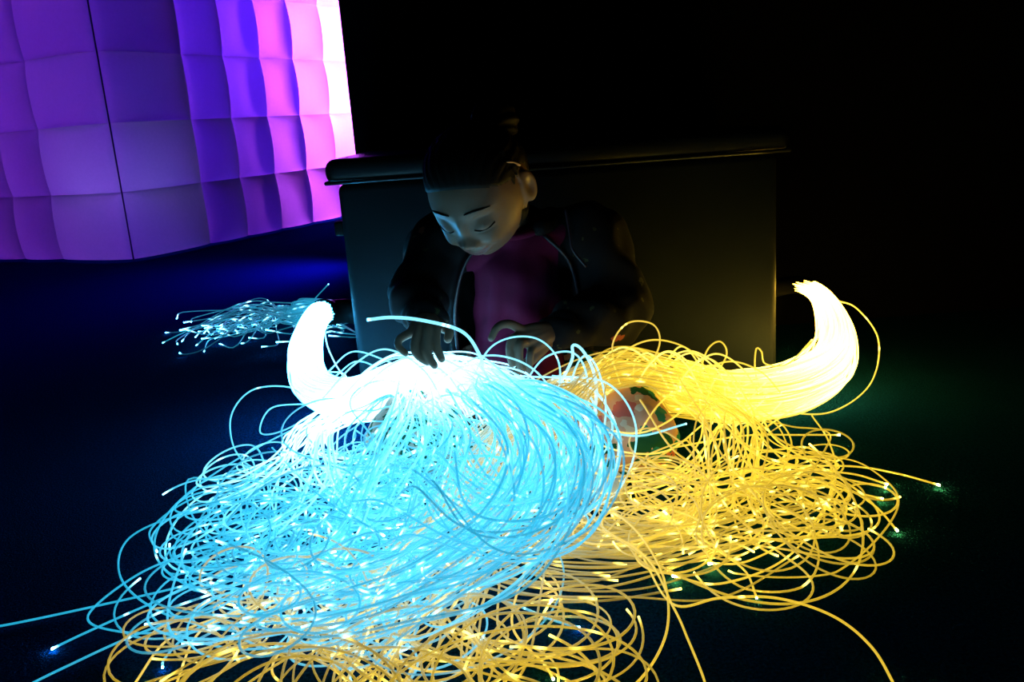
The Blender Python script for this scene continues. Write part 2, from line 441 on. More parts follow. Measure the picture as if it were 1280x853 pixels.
# her right hand, palm down, fingers pressed into the fibres
Y = at_y
knR = [Y(514, 416, 1.172), Y(524, 413, 1.165), Y(535, 412, 1.163), Y(545, 411, 1.168)]
palmR = [wrR, (wrR + knR[1] + knR[2]) / 3 + A([0, 0, .004]), ]
for kk in knR: hand_parts.append(limb(A([wrR, (wrR * .45 + kk * .55) + A([0, 0, .005]), kk]), [.0125, .0095, .0068], 14, 12))
hand_parts.append(finger([knR[0], Y(500, 424, 1.158), Y(498, 433, 1.150), Y(507, 442, 1.145)], .0066, .0046))
hand_parts.append(finger([knR[1], Y(518, 434, 1.145), Y(524, 446, 1.140), Y(534, 453, 1.137)], .0070, .0050))
hand_parts.append(finger([knR[2], Y(532, 436, 1.142), Y(537, 448, 1.136), Y(543, 457, 1.132)], .0074, .0052))
hand_parts.append(finger([knR[3], Y(545, 432, 1.148), Y(549, 442, 1.143), Y(552, 449, 1.140)], .0072, .0052))
hand_parts.append(finger([wrR + A([.008, -.008, 0]), Y(552, 408, 1.185), Y(561, 414, 1.175), Y(560, 424, 1.165)], .0095, .0060))
# her left hand, pinching a strand
knL = [Y(654, 413, 1.185), Y(653, 421, 1.178), Y(658, 429, 1.175), Y(666, 436, 1.178)]
for kk in knL: hand_parts.append(limb(A([wrL, (wrL * .42 + kk * .58) + A([0, -.002, .003]), kk]), [.0125, .0100, .0070], 14, 12))
hand_parts.append(finger([knL[0], Y(636, 405, 1.172), Y(622, 409, 1.165), Y(614, 423, 1.160)], .0070, .0050))
hand_parts.append(finger([knL[1], Y(641, 424, 1.165), Y(637, 438, 1.158), Y(640, 455, 1.153)], .0074, .0052))
hand_parts.append(finger([knL[2], Y(650, 431, 1.160), Y(649, 445, 1.155), Y(651, 460, 1.152)], .0072, .0052))
hand_parts.append(finger([knL[3], Y(663, 442, 1.165), Y(662, 452, 1.160), Y(662, 463, 1.157)], .0064, .0046))
hand_parts.append(finger([wrL + A([-.006, -.004, -.006]), Y(668, 446, 1.185), Y(650, 462, 1.172), Y(640, 470, 1.163)], .0095, .0058))

def ear(sgn):
    D, Fc = sphere_dirs(28, 20)
    loc = D * A([.0075, .0165, .0270])
    rr = (loc[:, 1] / .0165) ** 2 + (loc[:, 2] / .027) ** 2
    loc[:, 0] += np.where(D[:, 0] > 0, -.0075 * np.exp(-rr * 3.5), 0)       # hollow
    t = math.radians(22)                                                    # stands off the skull
    x = loc[:, 0] * math.cos(t) - loc[:, 1] * math.sin(t); y = loc[:, 0] * math.sin(t) + loc[:, 1] * math.cos(t)
    p = np.stack([sgn * (x + .074), y - .012, loc[:, 2] - .006], 1)
    if sgn < 0: Fc = [f[::-1] for f in Fc]
    return head2w(p), Fc

body_parts = [(head2w(HV), HFc), ear(1), ear(-1),
    limb(A([neck0 - A([0, -.01, .04]), neck0, neck1, skull - HU * .035 - HF * .02]), [.034, .030, .031, .034]),
    limb(A([[.012, 1.375, .08], [.012, 1.38, .16], [.012, 1.365, .25], [.014, 1.345, .31]]), [.062, .058, .058, .040], flat=(1.1, .85)),
    limb(A([neck0 - A([0, -.01, .03]), shL]), [.028, .026]), limb(A([neck0 - A([0, -.01, .03]), shR]), [.028, .026]),
    limb(A([shL, elL, wrL]), [.032, .025, .0155], 30), limb(A([shR, elR, wrR]), [.032, .025, .0155], 30),
    limb(A([hipL, kneeL]), [.055, .042]), limb(A([hipR, kneeR]), [.055, .042]),
    limb(A([kneeL, ankL]), [.040, .024]), limb(A([kneeR, ankR]), [.040, .024]),
    limb(A([ankL, toeL]), [.026, .020]), limb(A([ankR, toeR]), [.026, .020])] + hand_parts
person, pco = remeshed('person', body_parts, .0017, M['skin'], None, PB, 2)
person['label'] = 'child sitting cross-legged, head bowed and smiling, both hands in the glowing fibres'
person['category'] = 'person'
ph = w2head(pco)
zc = -.0515 + 16.0 * ph[:, 0] ** 2
lm = np.exp(-(ph[:, 0] / .021) ** 6) * np.exp(-((ph[:, 2] - zc + .0005) / .0078) ** 4) * (ph[:, 1] > .05) * (np.abs(ph[:, 0]) < .04)
at = person.data.attributes.new('lips', 'FLOAT', 'POINT'); at.data.foreach_set('value', lm.astype(np.float32))

# eyebrows, lashes
for s in (-1, 1):
    xs = np.linspace(.012, .046, 12)
    zz = .0245 + .0030 * np.sin((xs - .010) / .036 * PI) - .07 * (xs - .012)
    P = A([(s * x, face_y(s * x, z) + .0008, z) for x, z in zip(xs, zz)])
    mesh_obj('eyebrow', *tube_vf(head2w(P), .0012 * np.sin(np.linspace(.5, 2.9, 12)) + .0002, 8), M['hair'], person, base=PB)
    xs = np.linspace(.0165, .0440, 12)
    zz = -.0045 - .0045 * np.sin((xs - .0165) / .0275 * PI)
    P = A([(s * x, face_y(s * x, z) + .0006, z) for x, z in zip(xs, zz)])
    mesh_obj('eyelashes', *tube_vf(head2w(P), .0010, 6), M['hair'], person, base=PB)

# hair pulled back into a bun
def hair_cap():
    D, Fc = sphere_dirs(160, 110); V = head_shape(D, False)
    nrm = D / np.linalg.norm(D, axis=1)[:, None]
    # distance behind the hairline (positive = hair)
    hl = np.minimum.reduce([np.full(len(V), 1.0)])
    front_line = V[:, 2] - (.060 - .10 * (np.abs(V[:, 0]) / .07) ** 2.2 * .35)
    side_line = .012 - V[:, 1]
    top = np.maximum(front_line * 1.0, side_line)
    nape = V[:, 2] + .055 + .3 * np.clip(V[:, 1], -.1, .05)
    earz = .034 - np.hypot(V[:, 1] + .012, V[:, 2] + .006)
    m = np.minimum(np.minimum(top, nape), -earz * (np.abs(V[:, 0]) > .05) + (np.abs(V[:, 0]) <= .05) * 1.0)
    t = np.clip(m / .022, -1, 1)
    ang = np.arctan2(V[:, 0], V[:, 2] + .02)
    groove = .0012 * np.sin(ang * 46 + 3 * np.sin(V[:, 1] * 60)) + .0008 * np.sin(ang * 91 + 1.3)
    off = np.where(t > 0, .0050 * np.clip(t, 0, 1) ** .8 + groove * np.clip(t, 0, 1), -.003)
    V2 = V + nrm * off[:, None]
    keep = t > -.25
    Fk = [f for f in Fc if all(keep[i] for i in f)]
    used = sorted({i for f in Fk for i in f}); mp = {k: n for n, k in enumerate(used)}
    return head2w(V2[used]), [[mp[i] for i in f] for f in Fk]
hair = mesh_obj('hair', *hair_cap(), M['hair'], person, base=PB)
sd = hair.modifiers.new('thick', 'SOLIDIFY'); sd.thickness = .0015; sd.offset = -1
D, Fc = sphere_dirs(60, 44)
sw = 1 + .05 * np.sin(np.arctan2(D[:, 0], D[:, 2]) * 9 + D[:, 1] * 7)
bun_v = A([.008, -.112, .040]) + D * sw[:, None] * A([.036, .028, .036])
mesh_obj('hair_bun', *(lambda v: (head2w(v), Fc))(bun_v), M['hair'], hair, base=PB)
P = A([(.068, .004, .052), (.071, -.004, .044), (.074, -.010, .034)])
mesh_obj('hair_clip', *tube_vf(head2w(spline(P, 8)), .0026, 8, (1, .6), True), M['clip'], person, base=PB)

# clothes
def wr(amp, k, seed):
    r = np.random.default_rng(seed); ds = r.normal(size=(7, 3)); ds /= np.linalg.norm(ds, axis=1)[:, None]; fs = r.uniform(.6, 1.6, 7) * k; ps = r.uniform(0, 6, 7)
    def f(co):
        w = co + .02 * np.sin(co[:, [1, 2, 0]] * k * .3)
        return amp * sum(np.sin(w @ ds[i] * fs[i] + ps[i]) for i in range(7)) / 2.6
    return f
spine = [([.012, 1.372, .085], .088), ([.012, 1.375, .15], .086), ([.012, 1.362, .23], .084), ([.014, 1.348, .295], .074), ([.012, 1.335, .335], .048)]
shirt_parts = [limb(A([s[0] for s in spine]), [s[1] * .97 for s in spine], 30, 28, (1.12, .86)),
               limb(A([[.012, 1.34, .13], [.018, 1.285, .135], [.022, 1.245, .125]]), [.08, .058, .040], 20, 24),
               limb(A([neck0 - A([0, 0, .02]), shL]), [.038, .036]), limb(A([neck0 - A([0, 0, .02]), shR]), [.038, .036])]
shirt, _ = remeshed('shirt', shirt_parts, .0035, M['shirt'], person, PB, 6, wr(.0035, 95, 3))
nk = A([neck0 + A([math.cos(a) * .043, math.sin(a) * .036 - .012, .004 + .012 * math.sin(a)]) for a in np.linspace(0, 2 * PI, 28)])
mesh_obj('neckband', *tube_vf(nk, .0055, 8), M['shirt'], shirt, base=PB)

def jacket_body():
    q = spline(A([[*s[0], s[1]] for s in spine]), 22); n = 40; V = []
    for i, (x, y, z, r) in enumerate(q):
        u = i / (len(q) - 1); op = math.radians(62 - 12 * u + 10 * math.sin(u * PI))
        ph_ = np.linspace(-PI / 2 + op, 1.5 * PI - op, n)
        for a in ph_: V.append((x + math.cos(a) * r * 1.24, y + math.sin(a) * r * 1.05, z))
    Fc = [[i * n + j, i * n + j + 1, (i + 1) * n + j + 1, (i + 1) * n + j] for i in range(len(q) - 1) for j in range(n - 1)]
    edges = [A(V)[[i * n for i in range(len(q))]], A(V)[[i * n + n - 1 for i in range(len(q))]]]
    return V, Fc, edges
jv, jf, jedges = jacket_body()
# thicken the open sheet by hand so that the union is closed
def thick_sheet(V, Fc, t):
    V = A(V); c = V.mean(0); me = bpy.data.meshes.new('t'); me.from_pydata(V.tolist(), [], Fc); me.update()
    nr = np.empty(len(V) * 3); me.vertices.foreach_get('normal', nr); nr = nr.reshape(-1, 3); bpy.data.meshes.remove(me)
    from collections import Counter
    ec = Counter(); orient = {}
    for f in Fc:
        for i in range(len(f)):
            a, b = f[i], f[(i + 1) % len(f)]; ec[frozenset((a, b))] += 1; orient[frozenset((a, b))] = (a, b)
    n = len(V); F2 = list(Fc) + [[k + n for k in f][::-1] for f in Fc]
    for e, k in ec.items():
        if k == 1: a, b = orient[e]; F2.append([b, a, a + n, b + n])
    return np.vstack([V + nr * t, V - nr * t]), F2
sleeveL = limb(A([shL - A([.03, 0, -.005]), shL + A([.012, 0, 0]), (shL + elL) / 2 + A([.010, .004, 0]), elL + A([.004, 0, 0]), (elL + wrL) / 2, wrL]), [.044, .052, .047, .046, .040, .029], 34, 24)
sleeveR = limb(A([shR + A([.03, 0, .005]), shR - A([.012, 0, 0]), (shR + elR) / 2, elR, (elR + wrR) / 2, wrR + A([0, .004, .002])]), [.044, .050, .044, .042, .034, .026], 34, 24)
collar = A([neck0 + A([math.cos(a) * .060, math.sin(a) * .050 + .004, .006 + .010 * math.sin(a)]) for a in np.linspace(-PI / 2 + .75, 1.5 * PI - .75, 30)])
jk = [thick_sheet(jv, jf, .006), sleeveL, sleeveR, tube_vf(collar, .016, 14, (1.0, 1.0), True)]
jacket, _ = remeshed('jacket', jk, .0045, M['jacket'], person, PB, 5, wr(.0045, 85, 5))
zp = [jedges[0], jedges[1]]
for e in zp:
    mesh_obj('zipper', *tube_vf(spline(e[6:] + A([0, -.009, 0]), 24), .0030, 6), M['zipper'], jacket, base=PB)
lap = spline(A([at_y(707, 262, 1.285), at_y(712, 290, 1.275), at_y(716, 312, 1.268), at_y(733, 334, 1.262)]), 24)
mesh_obj('zipper', *tube_vf(lap, .0022, 6), M['zipper'], jacket, base=PB)
for w, e_, nm in ((wrL, elL, 'cuff'), (wrR, elR, 'cuff')):
    d = (w - e_) / np.linalg.norm(w - e_)
    mesh_obj(nm, *tube_vf(A([w - d * .018, w - d * .010, w + d * .002]), A([.029, .0285, .026]), 24), M['jacket'], jacket, base=PB)

leg_parts = [limb(A([hipL, (hipL + kneeL) / 2 + A([.012, 0, .012]), kneeL]), [.066, .059, .049], 26, 26), limb(A([hipR, (hipR + kneeR) / 2 + A([-.012, 0, .012]), kneeR]), [.066, .059, .049], 26, 26),
             limb(A([kneeL, (kneeL + ankL) / 2, ankL]), [.047, .040, .030], 22, 24), limb(A([kneeR, (kneeR + ankR) / 2, ankR]), [.047, .040, .030], 22, 24),
             limb(A([hipL, hipR]), [.074, .074], 12, 24)]
leg, _ = remeshed('leggings', leg_parts, .0035, M['leggings'], person, PB, 6, wr(.0016, 120, 9))
def sock(a, t):
    d = t - a
    return remeshed('sock', [limb(A([a - d * .10, a + d * .35, t]), [.031, .033, .027], 18, 22), limb(A([a - d * .05 + A([0, .012, .004]), a]), [.030, .030], 8, 18)], .003, M['sock'], person, PB, 5, wr(.0008, 160, 2))[0]
sock(ankL, toeL); sock(ankR, toeR)

# solids that the fibres rest on
CAPS = [(hipL, kneeL, .066), (hipR, kneeR, .066), (kneeL, ankL, .050), (kneeR, ankR, .050), (ankL, toeL, .036), (ankR, toeR, .036),
        (A([.012, 1.375, .05]), A([.012, 1.34, .30]), .098)]
for kn, tips in ((knR, ((498, 433, 1.150), (524, 446, 1.140), (537, 448, 1.136), (549, 442, 1.143))),): pass

# ------------------------------------------------------------------ optical fibres
def disc(n):
    k = np.arange(n) + .5; r = np.sqrt(k / n); a = k * 2.399963; return np.stack([r * np.cos(a), r * np.sin(a)], 1)
def px(p):   # (px, py, z) on horizontal level z
    return at_z(*p)
def settle(P, r, keep):
    """P: (n,3). lift the strand onto floor and legs"""
    for it in range(2):
        for a, b, rad in CAPS:
            ab = b - a; t = np.clip(((P - a) @ ab) / (ab @ ab), 0, 1); c = a + t[:, None] * ab
            d = P - c; up = d[:, 2] > -.2 * rad; l = np.linalg.norm(d, axis=1) + 1e-9; R = rad + r
            push = (R / l)[:, None]
            P = np.where(((l < R) & up)[:, None], c + d * push, P)
    k = A([1, 2, 3, 2, 1.]) / 9
    Q = np.vstack([P[:1]] * 2 + [P] + [P[-1:]] * 2)
    Sm = sum(k[i] * Q[i:i + len(P)] for i in range(5)); Sm[0], Sm[-1] = P[0], P[-1]
    Sm[:, 2] = np.maximum(Sm[:, 2], r + .0012)
    return Sm
def strand_glow(n, L, k0, fall, kmin, tip, sparks):
    s = np.linspace(0, L, n); gl = k0 * np.exp(-s / fall) + kmin
    m = rng.random(n) < sparks * (L / n) ; gl[m] = np.maximum(gl[m], rng.uniform(1.5, 5, m.sum()))
    gl[-1] = tip; gl[-2] = max(gl[-2], min(tip * .25, 4)); return gl
class Bundle:
    def __init__(self, name, label, mt, base):
        self.root = empty(name, base, label, 'fibre bundle', 'fibre optic bundles'); self.base = base; self.mt = M[mt]; self.mass = []; self.mg = []
    def add(self, P, r, gl, single, sides=6):
        n = len(P); rad = np.full(n, r); V, Fc = tube_vf(P, rad, sides); gv = np.repeat(gl, sides)
        if single:
            o = mesh_obj('fibre', V, Fc, self.mt, self.root, base=self.base); self._g(o, gv)
        else: self.mass.append((V, Fc)); self.mg.append(gv)
    def _g(self, o, gv):
        a = o.data.attributes.new('glow', 'FLOAT', 'POINT'); a.data.foreach_set('value', gv.astype(np.float32))
    def finish(self):
        if not self.mass: return
        V, Fc = join(self.mass); o = mesh_obj('fibre_mass', V, Fc, self.mt, self.root, base=self.base); self._g(o, np.concatenate(self.mg)); o['kind'] = 'stuff'
    def collar(self, a, b, r):
        mesh_obj('collar', *tube_vf(np.linspace(a, b, 4), A([r * 1.15, r * 1.1, r, r * .96]), 24), M['black_plastic'], self.root, base=self.base)

def noise_walk(n, amp, k):
    """smooth random offset"""
    c = rng.normal(size=(k, 3)) * amp; return spline(c, n)

def curl(p0, dirn, L, kap, ksd, centre, R, zr, gain=16.0, ds=.009, tilt=0):
    """a stiff strand lying in slowly changing curves, steered back when it strays from centre"""
    n = int(L / ds); th = math.atan2(dirn[1], dirn[0]); x, y, z = p0; sl = np.clip(dirn[2] / (np.hypot(dirn[0], dirn[1]) + 1e-6), -1.2, 1.2)
    k0 = rng.normal(kap, ksd); k1 = rng.normal(0, ksd); f1, q1 = rng.uniform(3, 9), rng.uniform(0, 6.3)
    zw, zf, zp = rng.uniform(.2, 1) * .016, rng.uniform(8, 22), rng.uniform(0, 6.3); out = []; zb = z
    ks = 0
    for i in range(n):
        s_ = i * ds; d = math.hypot(centre[0] - x, centre[1] - y)
        k = k0 + k1 * math.sin(f1 * s_ + q1)
        if d > R:
            e = math.atan2(centre[1] - y, centre[0] - x) - th; e = (e + PI) % (2 * PI) - PI
            k += gain * min((d - R) / R, 1.0) * (e if abs(e) < 2.2 else math.copysign(2.2, k0 if k0 else 1))
        ks += (np.clip(k, -32, 32) - ks) * .35
        th += ks * ds; x += math.cos(th) * ds; y += math.sin(th) * ds
        zb += (zr - zb) * ds / .07 + sl * ds * math.exp(-s_ / .05)
        out.append((x, y, zb + zw * math.sin(zf * s_ + zp) * min(s_ / .1, 1)))
    out = A(out); sv = np.arange(n) * ds
    out[:, 2] += tilt * (out[:, 1] - out[:, 1].min()) * np.clip(sv / .12, 0, 1)
    return out

def make_fibre(trunk, tr_r, off, upto, fam, shift, jit, zj, c=None, n=200, u=None):
    """trunk: (m,3) control points; off: place in the bundle; fam: (inner, outer) lists of (px,py,z); c: curl that follows"""
    T, N, B = frames(trunk)
    rr = tr_r[:upto]
    head = trunk[:upto] + rr[:, None] * (off[0] * N[:upto] + off[1] * B[:upto])
    head[3:] += rng.normal(size=head[3:].shape) * .0022
    pts = head
    if fam is not None:
        u = rng.random() if u is None else u
        I, O = A(fam[0], float), A(fam[1], float); C = I * (1 - u) + O * u
        w = np.linspace(.3, 1, len(C))[:, None]
        C[:, :2] += rng.normal(size=2) * shift * w + rng.normal(size=(len(C), 2)) * jit * w
        C[:, 2] = np.maximum(C[:, 2] + rng.random() * zj * np.linspace(1, .4, len(C)), .004)
        if c is None:
            cut = rng.random(); C = C[:-1] if cut < .35 else C[:-2] if cut < .5 else C
        pts = np.vstack([head, [px(q) for q in C]])
    P = spline(pts, 110)
    if c is not None:
        L, kap, ksd, ctr, R, z0, z1, tl = c
        Q = curl(P[-1], P[-1] - P[-4], rng.uniform(*L), kap, ksd, px(ctr), R, rng.uniform(z0, z1), tilt=rng.uniform(0, tl))
        P = np.vstack([P, Q])
    l = np.r_[0, np.cumsum(np.linalg.norm(np.diff(P, axis=0), axis=1))]; t = np.linspace(0, l[-1], n)
    P = np.stack([np.interp(t, l, P[:, k]) for k in range(3)], 1)
    for _ in range(3): P[1:-1] = (P[:-2] + 2 * P[1:-1] + P[2:]) / 4
    return P
def length(P): return np.linalg.norm(np.diff(P, axis=0), axis=1).sum()
FR = .00128

def sheath(b, pts, r):
    q = spline(A(pts), 14); rad = np.full(14, r); rad[-3:] = [r * 1.0, r * .97, r * .9]
    mesh_obj('sheath', *tube_vf(q, rad, 24), M['black_plastic'], b.root, base=b.base)

# ---- cyan bundle
cb = Bundle('fibre_bundle', 'large cyan glowing optical fibre bundle draped from the bench across the child\'s lap', 'cyan', (-.32, 1.45, 0))
ct = A([[-.325, 1.572, .186], at_y(400, 391, 1.525), at_y(386, 418, 1.49), at_y(382, 450, 1.455), at_y(392, 485, 1.41), at_y(436, 500, 1.35), at_y(510, 487, 1.26), at_y(585, 482, 1.20)])
cr = A([.018, .020, .025, .028, .032, .036, .044, .046])
sheath(cb, [[-.277, 1.60, .176], [-.305, 1.592, .184], [-.326, 1.571, .186], at_y(402, 388, 1.535)], .0225)
F1 = ([(580, 490, .16), (620, 540, .14), (605, 600, .10), (550, 650, .06), (470, 690, .04), (380, 715, .03), (300, 720, .02)],
      [(680, 490, .155), (748, 548, .14), (735, 640, .09), (640, 720, .05), (500, 762, .02), (360, 778, .01), (240, 765, .01)])
FA = ([(420, 545, .10)], [(365, 540, .07)])
FB = ([(470, 535, .15), (440, 600, .10)], [(600, 540, .16), (570, 630, .09)])
FC = ([(610, 490, .17), (640, 560, .14), (590, 640, .08), (490, 690, .04)], [(680, 495, .155), (740, 575, .13), (690, 670, .08), (570, 730, .03)])
FD = ([(640, 492, .16), (700, 530, .15), (690, 600, .12), (600, 600, .12), (560, 530, .16)], [(690, 490, .16), (765, 545, .14), (730, 640, .08), (600, 660, .09), (500, 590, .13)])
N1 = 190
cd = disc(N1); order = rng.permutation(N1)
for i in range(N1):
    q = i / N1; single = (i % 2 == 0)
    off = cd[order[i]]
    if q < .20: P = make_fibre(ct, cr, off, 8, F1, 30, 14, .06)
    elif q < .40: P = make_fibre(ct, cr, off, 6, FA, 14, 3, .05, ((.5, 1.0), rng.choice([-1, 1, 1]) * 12, 5, (385, 650, .03), .092, .004, .06, .26))
    elif q < .60: P = make_fibre(ct, cr, off, 7, FB, 16, 4, .03, ((.4, 1.0), rng.choice([-1, 1]) * 11, 5, (410, 655, .03), .12, .004, .07, .36))
    elif q < .75: P = make_fibre(ct, cr, off, 8, FC, 32, 8, .03, ((.35, .9), rng.choice([-1, -1, 1]) * 11, 5, (385, 712, .02), .12, .004, .05, .32))
    elif q < .90: P = make_fibre(ct, cr, off, 8, FD, 30, 10, .04, ((.2, .6), -12, 4, (560, 600, .10), .12, .05, .12, .2))
    else: P = make_fibre(ct, cr, off, 8, FC, 20, 8, .03, ((.3, .7), rng.choice([-1, 1]) * 10, 5, (600, 690, .02), .15, .004, .03, .15))
    P = settle(P, FR, 0); L = length(P)
    gl = strand_glow(len(P), L, rng.uniform(40, 60), .165, rng.uniform(.35, .95), 8, 2.5)
    cb.add(P, FR * rng.uniform(.85, 1.1), gl, single)

# ---- yellow bundle
yb = Bundle('fibre_bundle', 'large yellow glowing optical fibre bundle curling from the bench round the child\'s knee', 'yellow', (.52, 1.45, 0))
yt = A([[.530, 1.590, .172], at_y(1020, 364, 1.54), at_y(1036, 388, 1.51), at_y(1046, 422, 1.46), at_y(1034, 460, 1.41), at_y(985, 487, 1.35), at_y(912, 496, 1.29), at_y(835, 484, 1.24), at_y(760, 476, 1.21)])
yr = A([.013, .015, .024, .032, .042, .044, .042, .044, .050])
sheath(yb, [[.470, 1.63, .150], [.500, 1.622, .160], [.530, 1.592, .171], at_y(1018, 361, 1.55)], .0165)
G1 = ([(715, 495, .14), (665, 550, .10), (670, 620, .05), (740, 660, .025), (840, 650, .015), (930, 620, .010), (1020, 592, .006)],
      [(680, 485, .14), (590, 550, .10), (550, 650, .05), (610, 710, .03), (760, 725, .015), (880, 700, .010), (980, 650, .006)])
GA = ([(875, 540, .08)], [(1000, 535, .05)])
GB = ([(870, 520, .12), (872, 600, .05)], [(960, 530, .07), (960, 610, .02)])
GC = ([(700, 500, .13), (630, 580, .09), (580, 680, .04), (540, 750, .01)], [(740, 500, .13), (670, 600, .07), (640, 700, .03), (620, 780, .008)])
GD = ([(640, 540, .11), (550, 640, .05), (450, 730, .015)], [(690, 520, .12), (600, 650, .06), (490, 760, .01)])
N2 = 150
yd = disc(N2); order = rng.permutation(N2)
for i in range(N2):
    q = i / N2; single = (i % 2 == 0); off = yd[order[i]]; km = rng.uniform(.30, .8); fl = .135; tp = 8; sk = 2.5
    if q < .40: P = make_fibre(yt, yr, off, 9, G1, 26, 8, .02); km = rng.uniform(.10, .34); fl = .125
    elif q < .55: P = make_fibre(yt, yr, off, int(rng.integers(6, 9)), GA, 14, 3, .02, ((.4, .9), rng.choice([-1, 1]) * 12, 4, (915, 625, .02), .085, .004, .03, .36))
    elif q < .68: P = make_fibre(yt, yr, off, int(rng.integers(7, 9)), GB, 14, 3, .02, ((.4, .9), rng.choice([-1, 1]) * 11, 4, (905, 660, .02), .095, .004, .03, .36))
    elif q < .86: P = make_fibre(yt, yr, off, 9, GC, 26, 8, .02, ((.4, 1.0), rng.choice([-1, 1]) * 10, 3, (520, 825, .01), .14, .004, .02, .20)); km = rng.uniform(.26, .52); fl = .10; tp = 4; sk = 1.2
    else: P = make_fibre(yt, yr, off, 9, GD, 18, 6, .02, ((.4, .9), rng.choice([-1, 1]) * 10, 3, (380, 830, .01), .11, .004, .02, .20)); km = rng.uniform(.26, .52); fl = .10; tp = 4; sk = 1.2
    P = settle(P, FR, 0); L = length(P)
    gl = strand_glow(len(P), L, rng.uniform(32, 46), fl, km, tp, sk)
    yb.add(P, FR * rng.uniform(.85, 1.1), gl, single)

# ---- loose strands that can be followed one by one: (px, py, y) points on their way
def loose(b, pts, g0=.9, tip=10, r=FR, mode='y', n=90, fall=None, k0=0):
    C = A([at_y(*p) if mode == 'y' else at_z(*p) for p in pts]); P = spline(C, n)
    P[:, 2] = np.maximum(P[:, 2], r + .001)
    L = length(P); gl = strand_glow(n, L, k0, .3, g0, tip, 6); b.add(P, r, gl, True)
# standing loops above the lap and along the bundles
loose(cb, [(640, 520, 1.16), (607, 470, 1.15), (600, 445, 1.14), (578, 415, 1.13), (530, 401, 1.13), (490, 397, 1.135), (459, 400, 1.14)], 1.6, 12, .0024)
loose(cb, [(592, 470, 1.15), (612, 436, 1.14), (640, 422, 1.135), (672, 424, 1.13), (695, 445, 1.13), (700, 475, 1.13), (690, 520, 1.12)], 1.6)
loose(cb, [(560, 470, 1.17), (600, 446, 1.15), (645, 450, 1.14), (680, 475, 1.13), (700, 520, 1.12), (700, 570, 1.08)], 1.6)
loose(cb, [(655, 480, 1.15), (680, 448, 1.15), (712, 440, 1.15), (730, 458, 1.14), (735, 500, 1.13), (725, 560, 1.08)], 1.6)
loose(cb, [(700, 480, 1.15), (715, 450, 1.14), (716, 432, 1.14), (728, 438, 1.14), (742, 465, 1.14), (745, 500, 1.13), (735, 560, 1.08)], 1.8, 10, .002)
loose(cb, [(710, 490, 1.14), (722, 455, 1.14), (735, 445, 1.13), (750, 470, 1.13), (757, 520, 1.1), (740, 600, 1.05)], 1.6)
loose(cb, [(385, 500, 1.40), (360, 484, 1.38), (315, 488, 1.34), (289, 520, 1.30), (295, 565, 1.22), (330, 590, 1.15), (400, 590, 1.10)], 1.1)
loose(cb, [(390, 505, 1.38), (340, 510, 1.35), (325, 540, 1.30), (350, 540, 1.28), (400, 515, 1.30)], 1.1)
loose(cb, [(404, 400, 1.50), (412, 440, 1.44), (440, 480, 1.38), (500, 500, 1.28)], 2.0)
loose(cb, [(410, 465, 1.43), (440, 440, 1.40), (480, 450, 1.33), (520, 470, 1.26)], 1.4)
loose(cb, [(420, 470, 1.42), (445, 452, 1.40), (475, 462, 1.34), (510, 490, 1.27)], 1.2)
for a, gk in (([(690, 470, 1.15), (760, 480, 1.13), (795, 535, 1.08), (775, 610, 1.02), (700, 660, .98)], 1.6), ([(650, 470, 1.16), (730, 480, 1.14), (772, 540, 1.08), (755, 620, 1.02), (680, 680, .97)], 1.8),
              ([(700, 560, 1.08), (740, 540, 1.08), (800, 545, 1.07), (858, 530, 1.10)], 1.4), ([(720, 640, 1.0), (745, 560, 1.06), (740, 500, 1.12), (700, 480, 1.15)], 1.6),
              ([(640, 640, 1.0), (720, 600, 1.03), (765, 545, 1.07), (745, 490, 1.13), (690, 475, 1.16)], 1.5), ([(600, 520, 1.12), (700, 500, 1.12), (750, 560, 1.06), (735, 640, 1.0), (640, 700, .95), (540, 720, .93)], 2.0)):
    loose(cb, a, gk, 6)
for a in ([(730, 530, 1.10), (790, 542, 1.08), (830, 530, 1.10), (870, 500, 1.2)], [(700, 520, 1.12), (760, 560, 1.08), (830, 565, 1.08), (880, 530, 1.15)],
          [(800, 540, 1.09), (820, 510, 1.12), (840, 490, 1.18)], [(730, 470, 1.2), (700, 540, 1.1), (730, 610, 1.03), (820, 610, 1.03), (880, 570, 1.1), (890, 510, 1.2)],
          [(740, 480, 1.2), (715, 530, 1.1), (750, 595, 1.04), (830, 595, 1.05), (875, 550, 1.12), (875, 500, 1.22)]):
    loose(yb, a, 1.0, 6)
for a in ([(330, 660, .05), (240, 690, .03), (170, 720, .02), (110, 770, .012), (150, 790, .01), (240, 790, .01), (330, 780, .01)],
          [(380, 640, .07), (250, 640, .05), (165, 670, .03), (150, 720, .02), (200, 765, .012), (300, 790, .01), (420, 785, .01)],
          [(420, 700, .05), (300, 710, .02), (200, 750, .008), (110, 790, .006), (64, 812, .004)],
          [(400, 730, .04), (300, 750, .015), (180, 790, .008), (80, 835, .005), (0, 875, .004)],
          [(330, 700, .04), (240, 730, .015), (120, 758, .006), (0, 783, .004), (-60, 790, .004)],
          [(360, 600, .07), (250, 620, .05), (190, 660, .03), (196, 690, .02)],
          [(430, 650, .08), (300, 610, .05), (235, 600, .05), (250, 660, .03), (330, 700, .03), (420, 690, .04)],
          [(340, 560, .08), (400, 620, .09), (480, 670, .08)],
          [(560, 730, .03), (640, 755, .015), (690, 775, .008), (725, 785, .004)],
          [(300, 760, .02), (240, 790, .01), (207, 822, .006), (203, 835, .004)],
          [(520, 760, .03), (400, 800, .01), (280, 810, .01), (190, 770, .01), (220, 720, .02), (320, 700, .04)]):
    loose(cb, a, .7, 300, FR, 'z')
loose(yb, [(1040, 375, 1.51), (1070, 385, 1.49), (1098, 425, 1.44), (1088, 480, 1.38), (1040, 515, 1.34), (980, 515, 1.31), (900, 500, 1.28)], .9, 4)
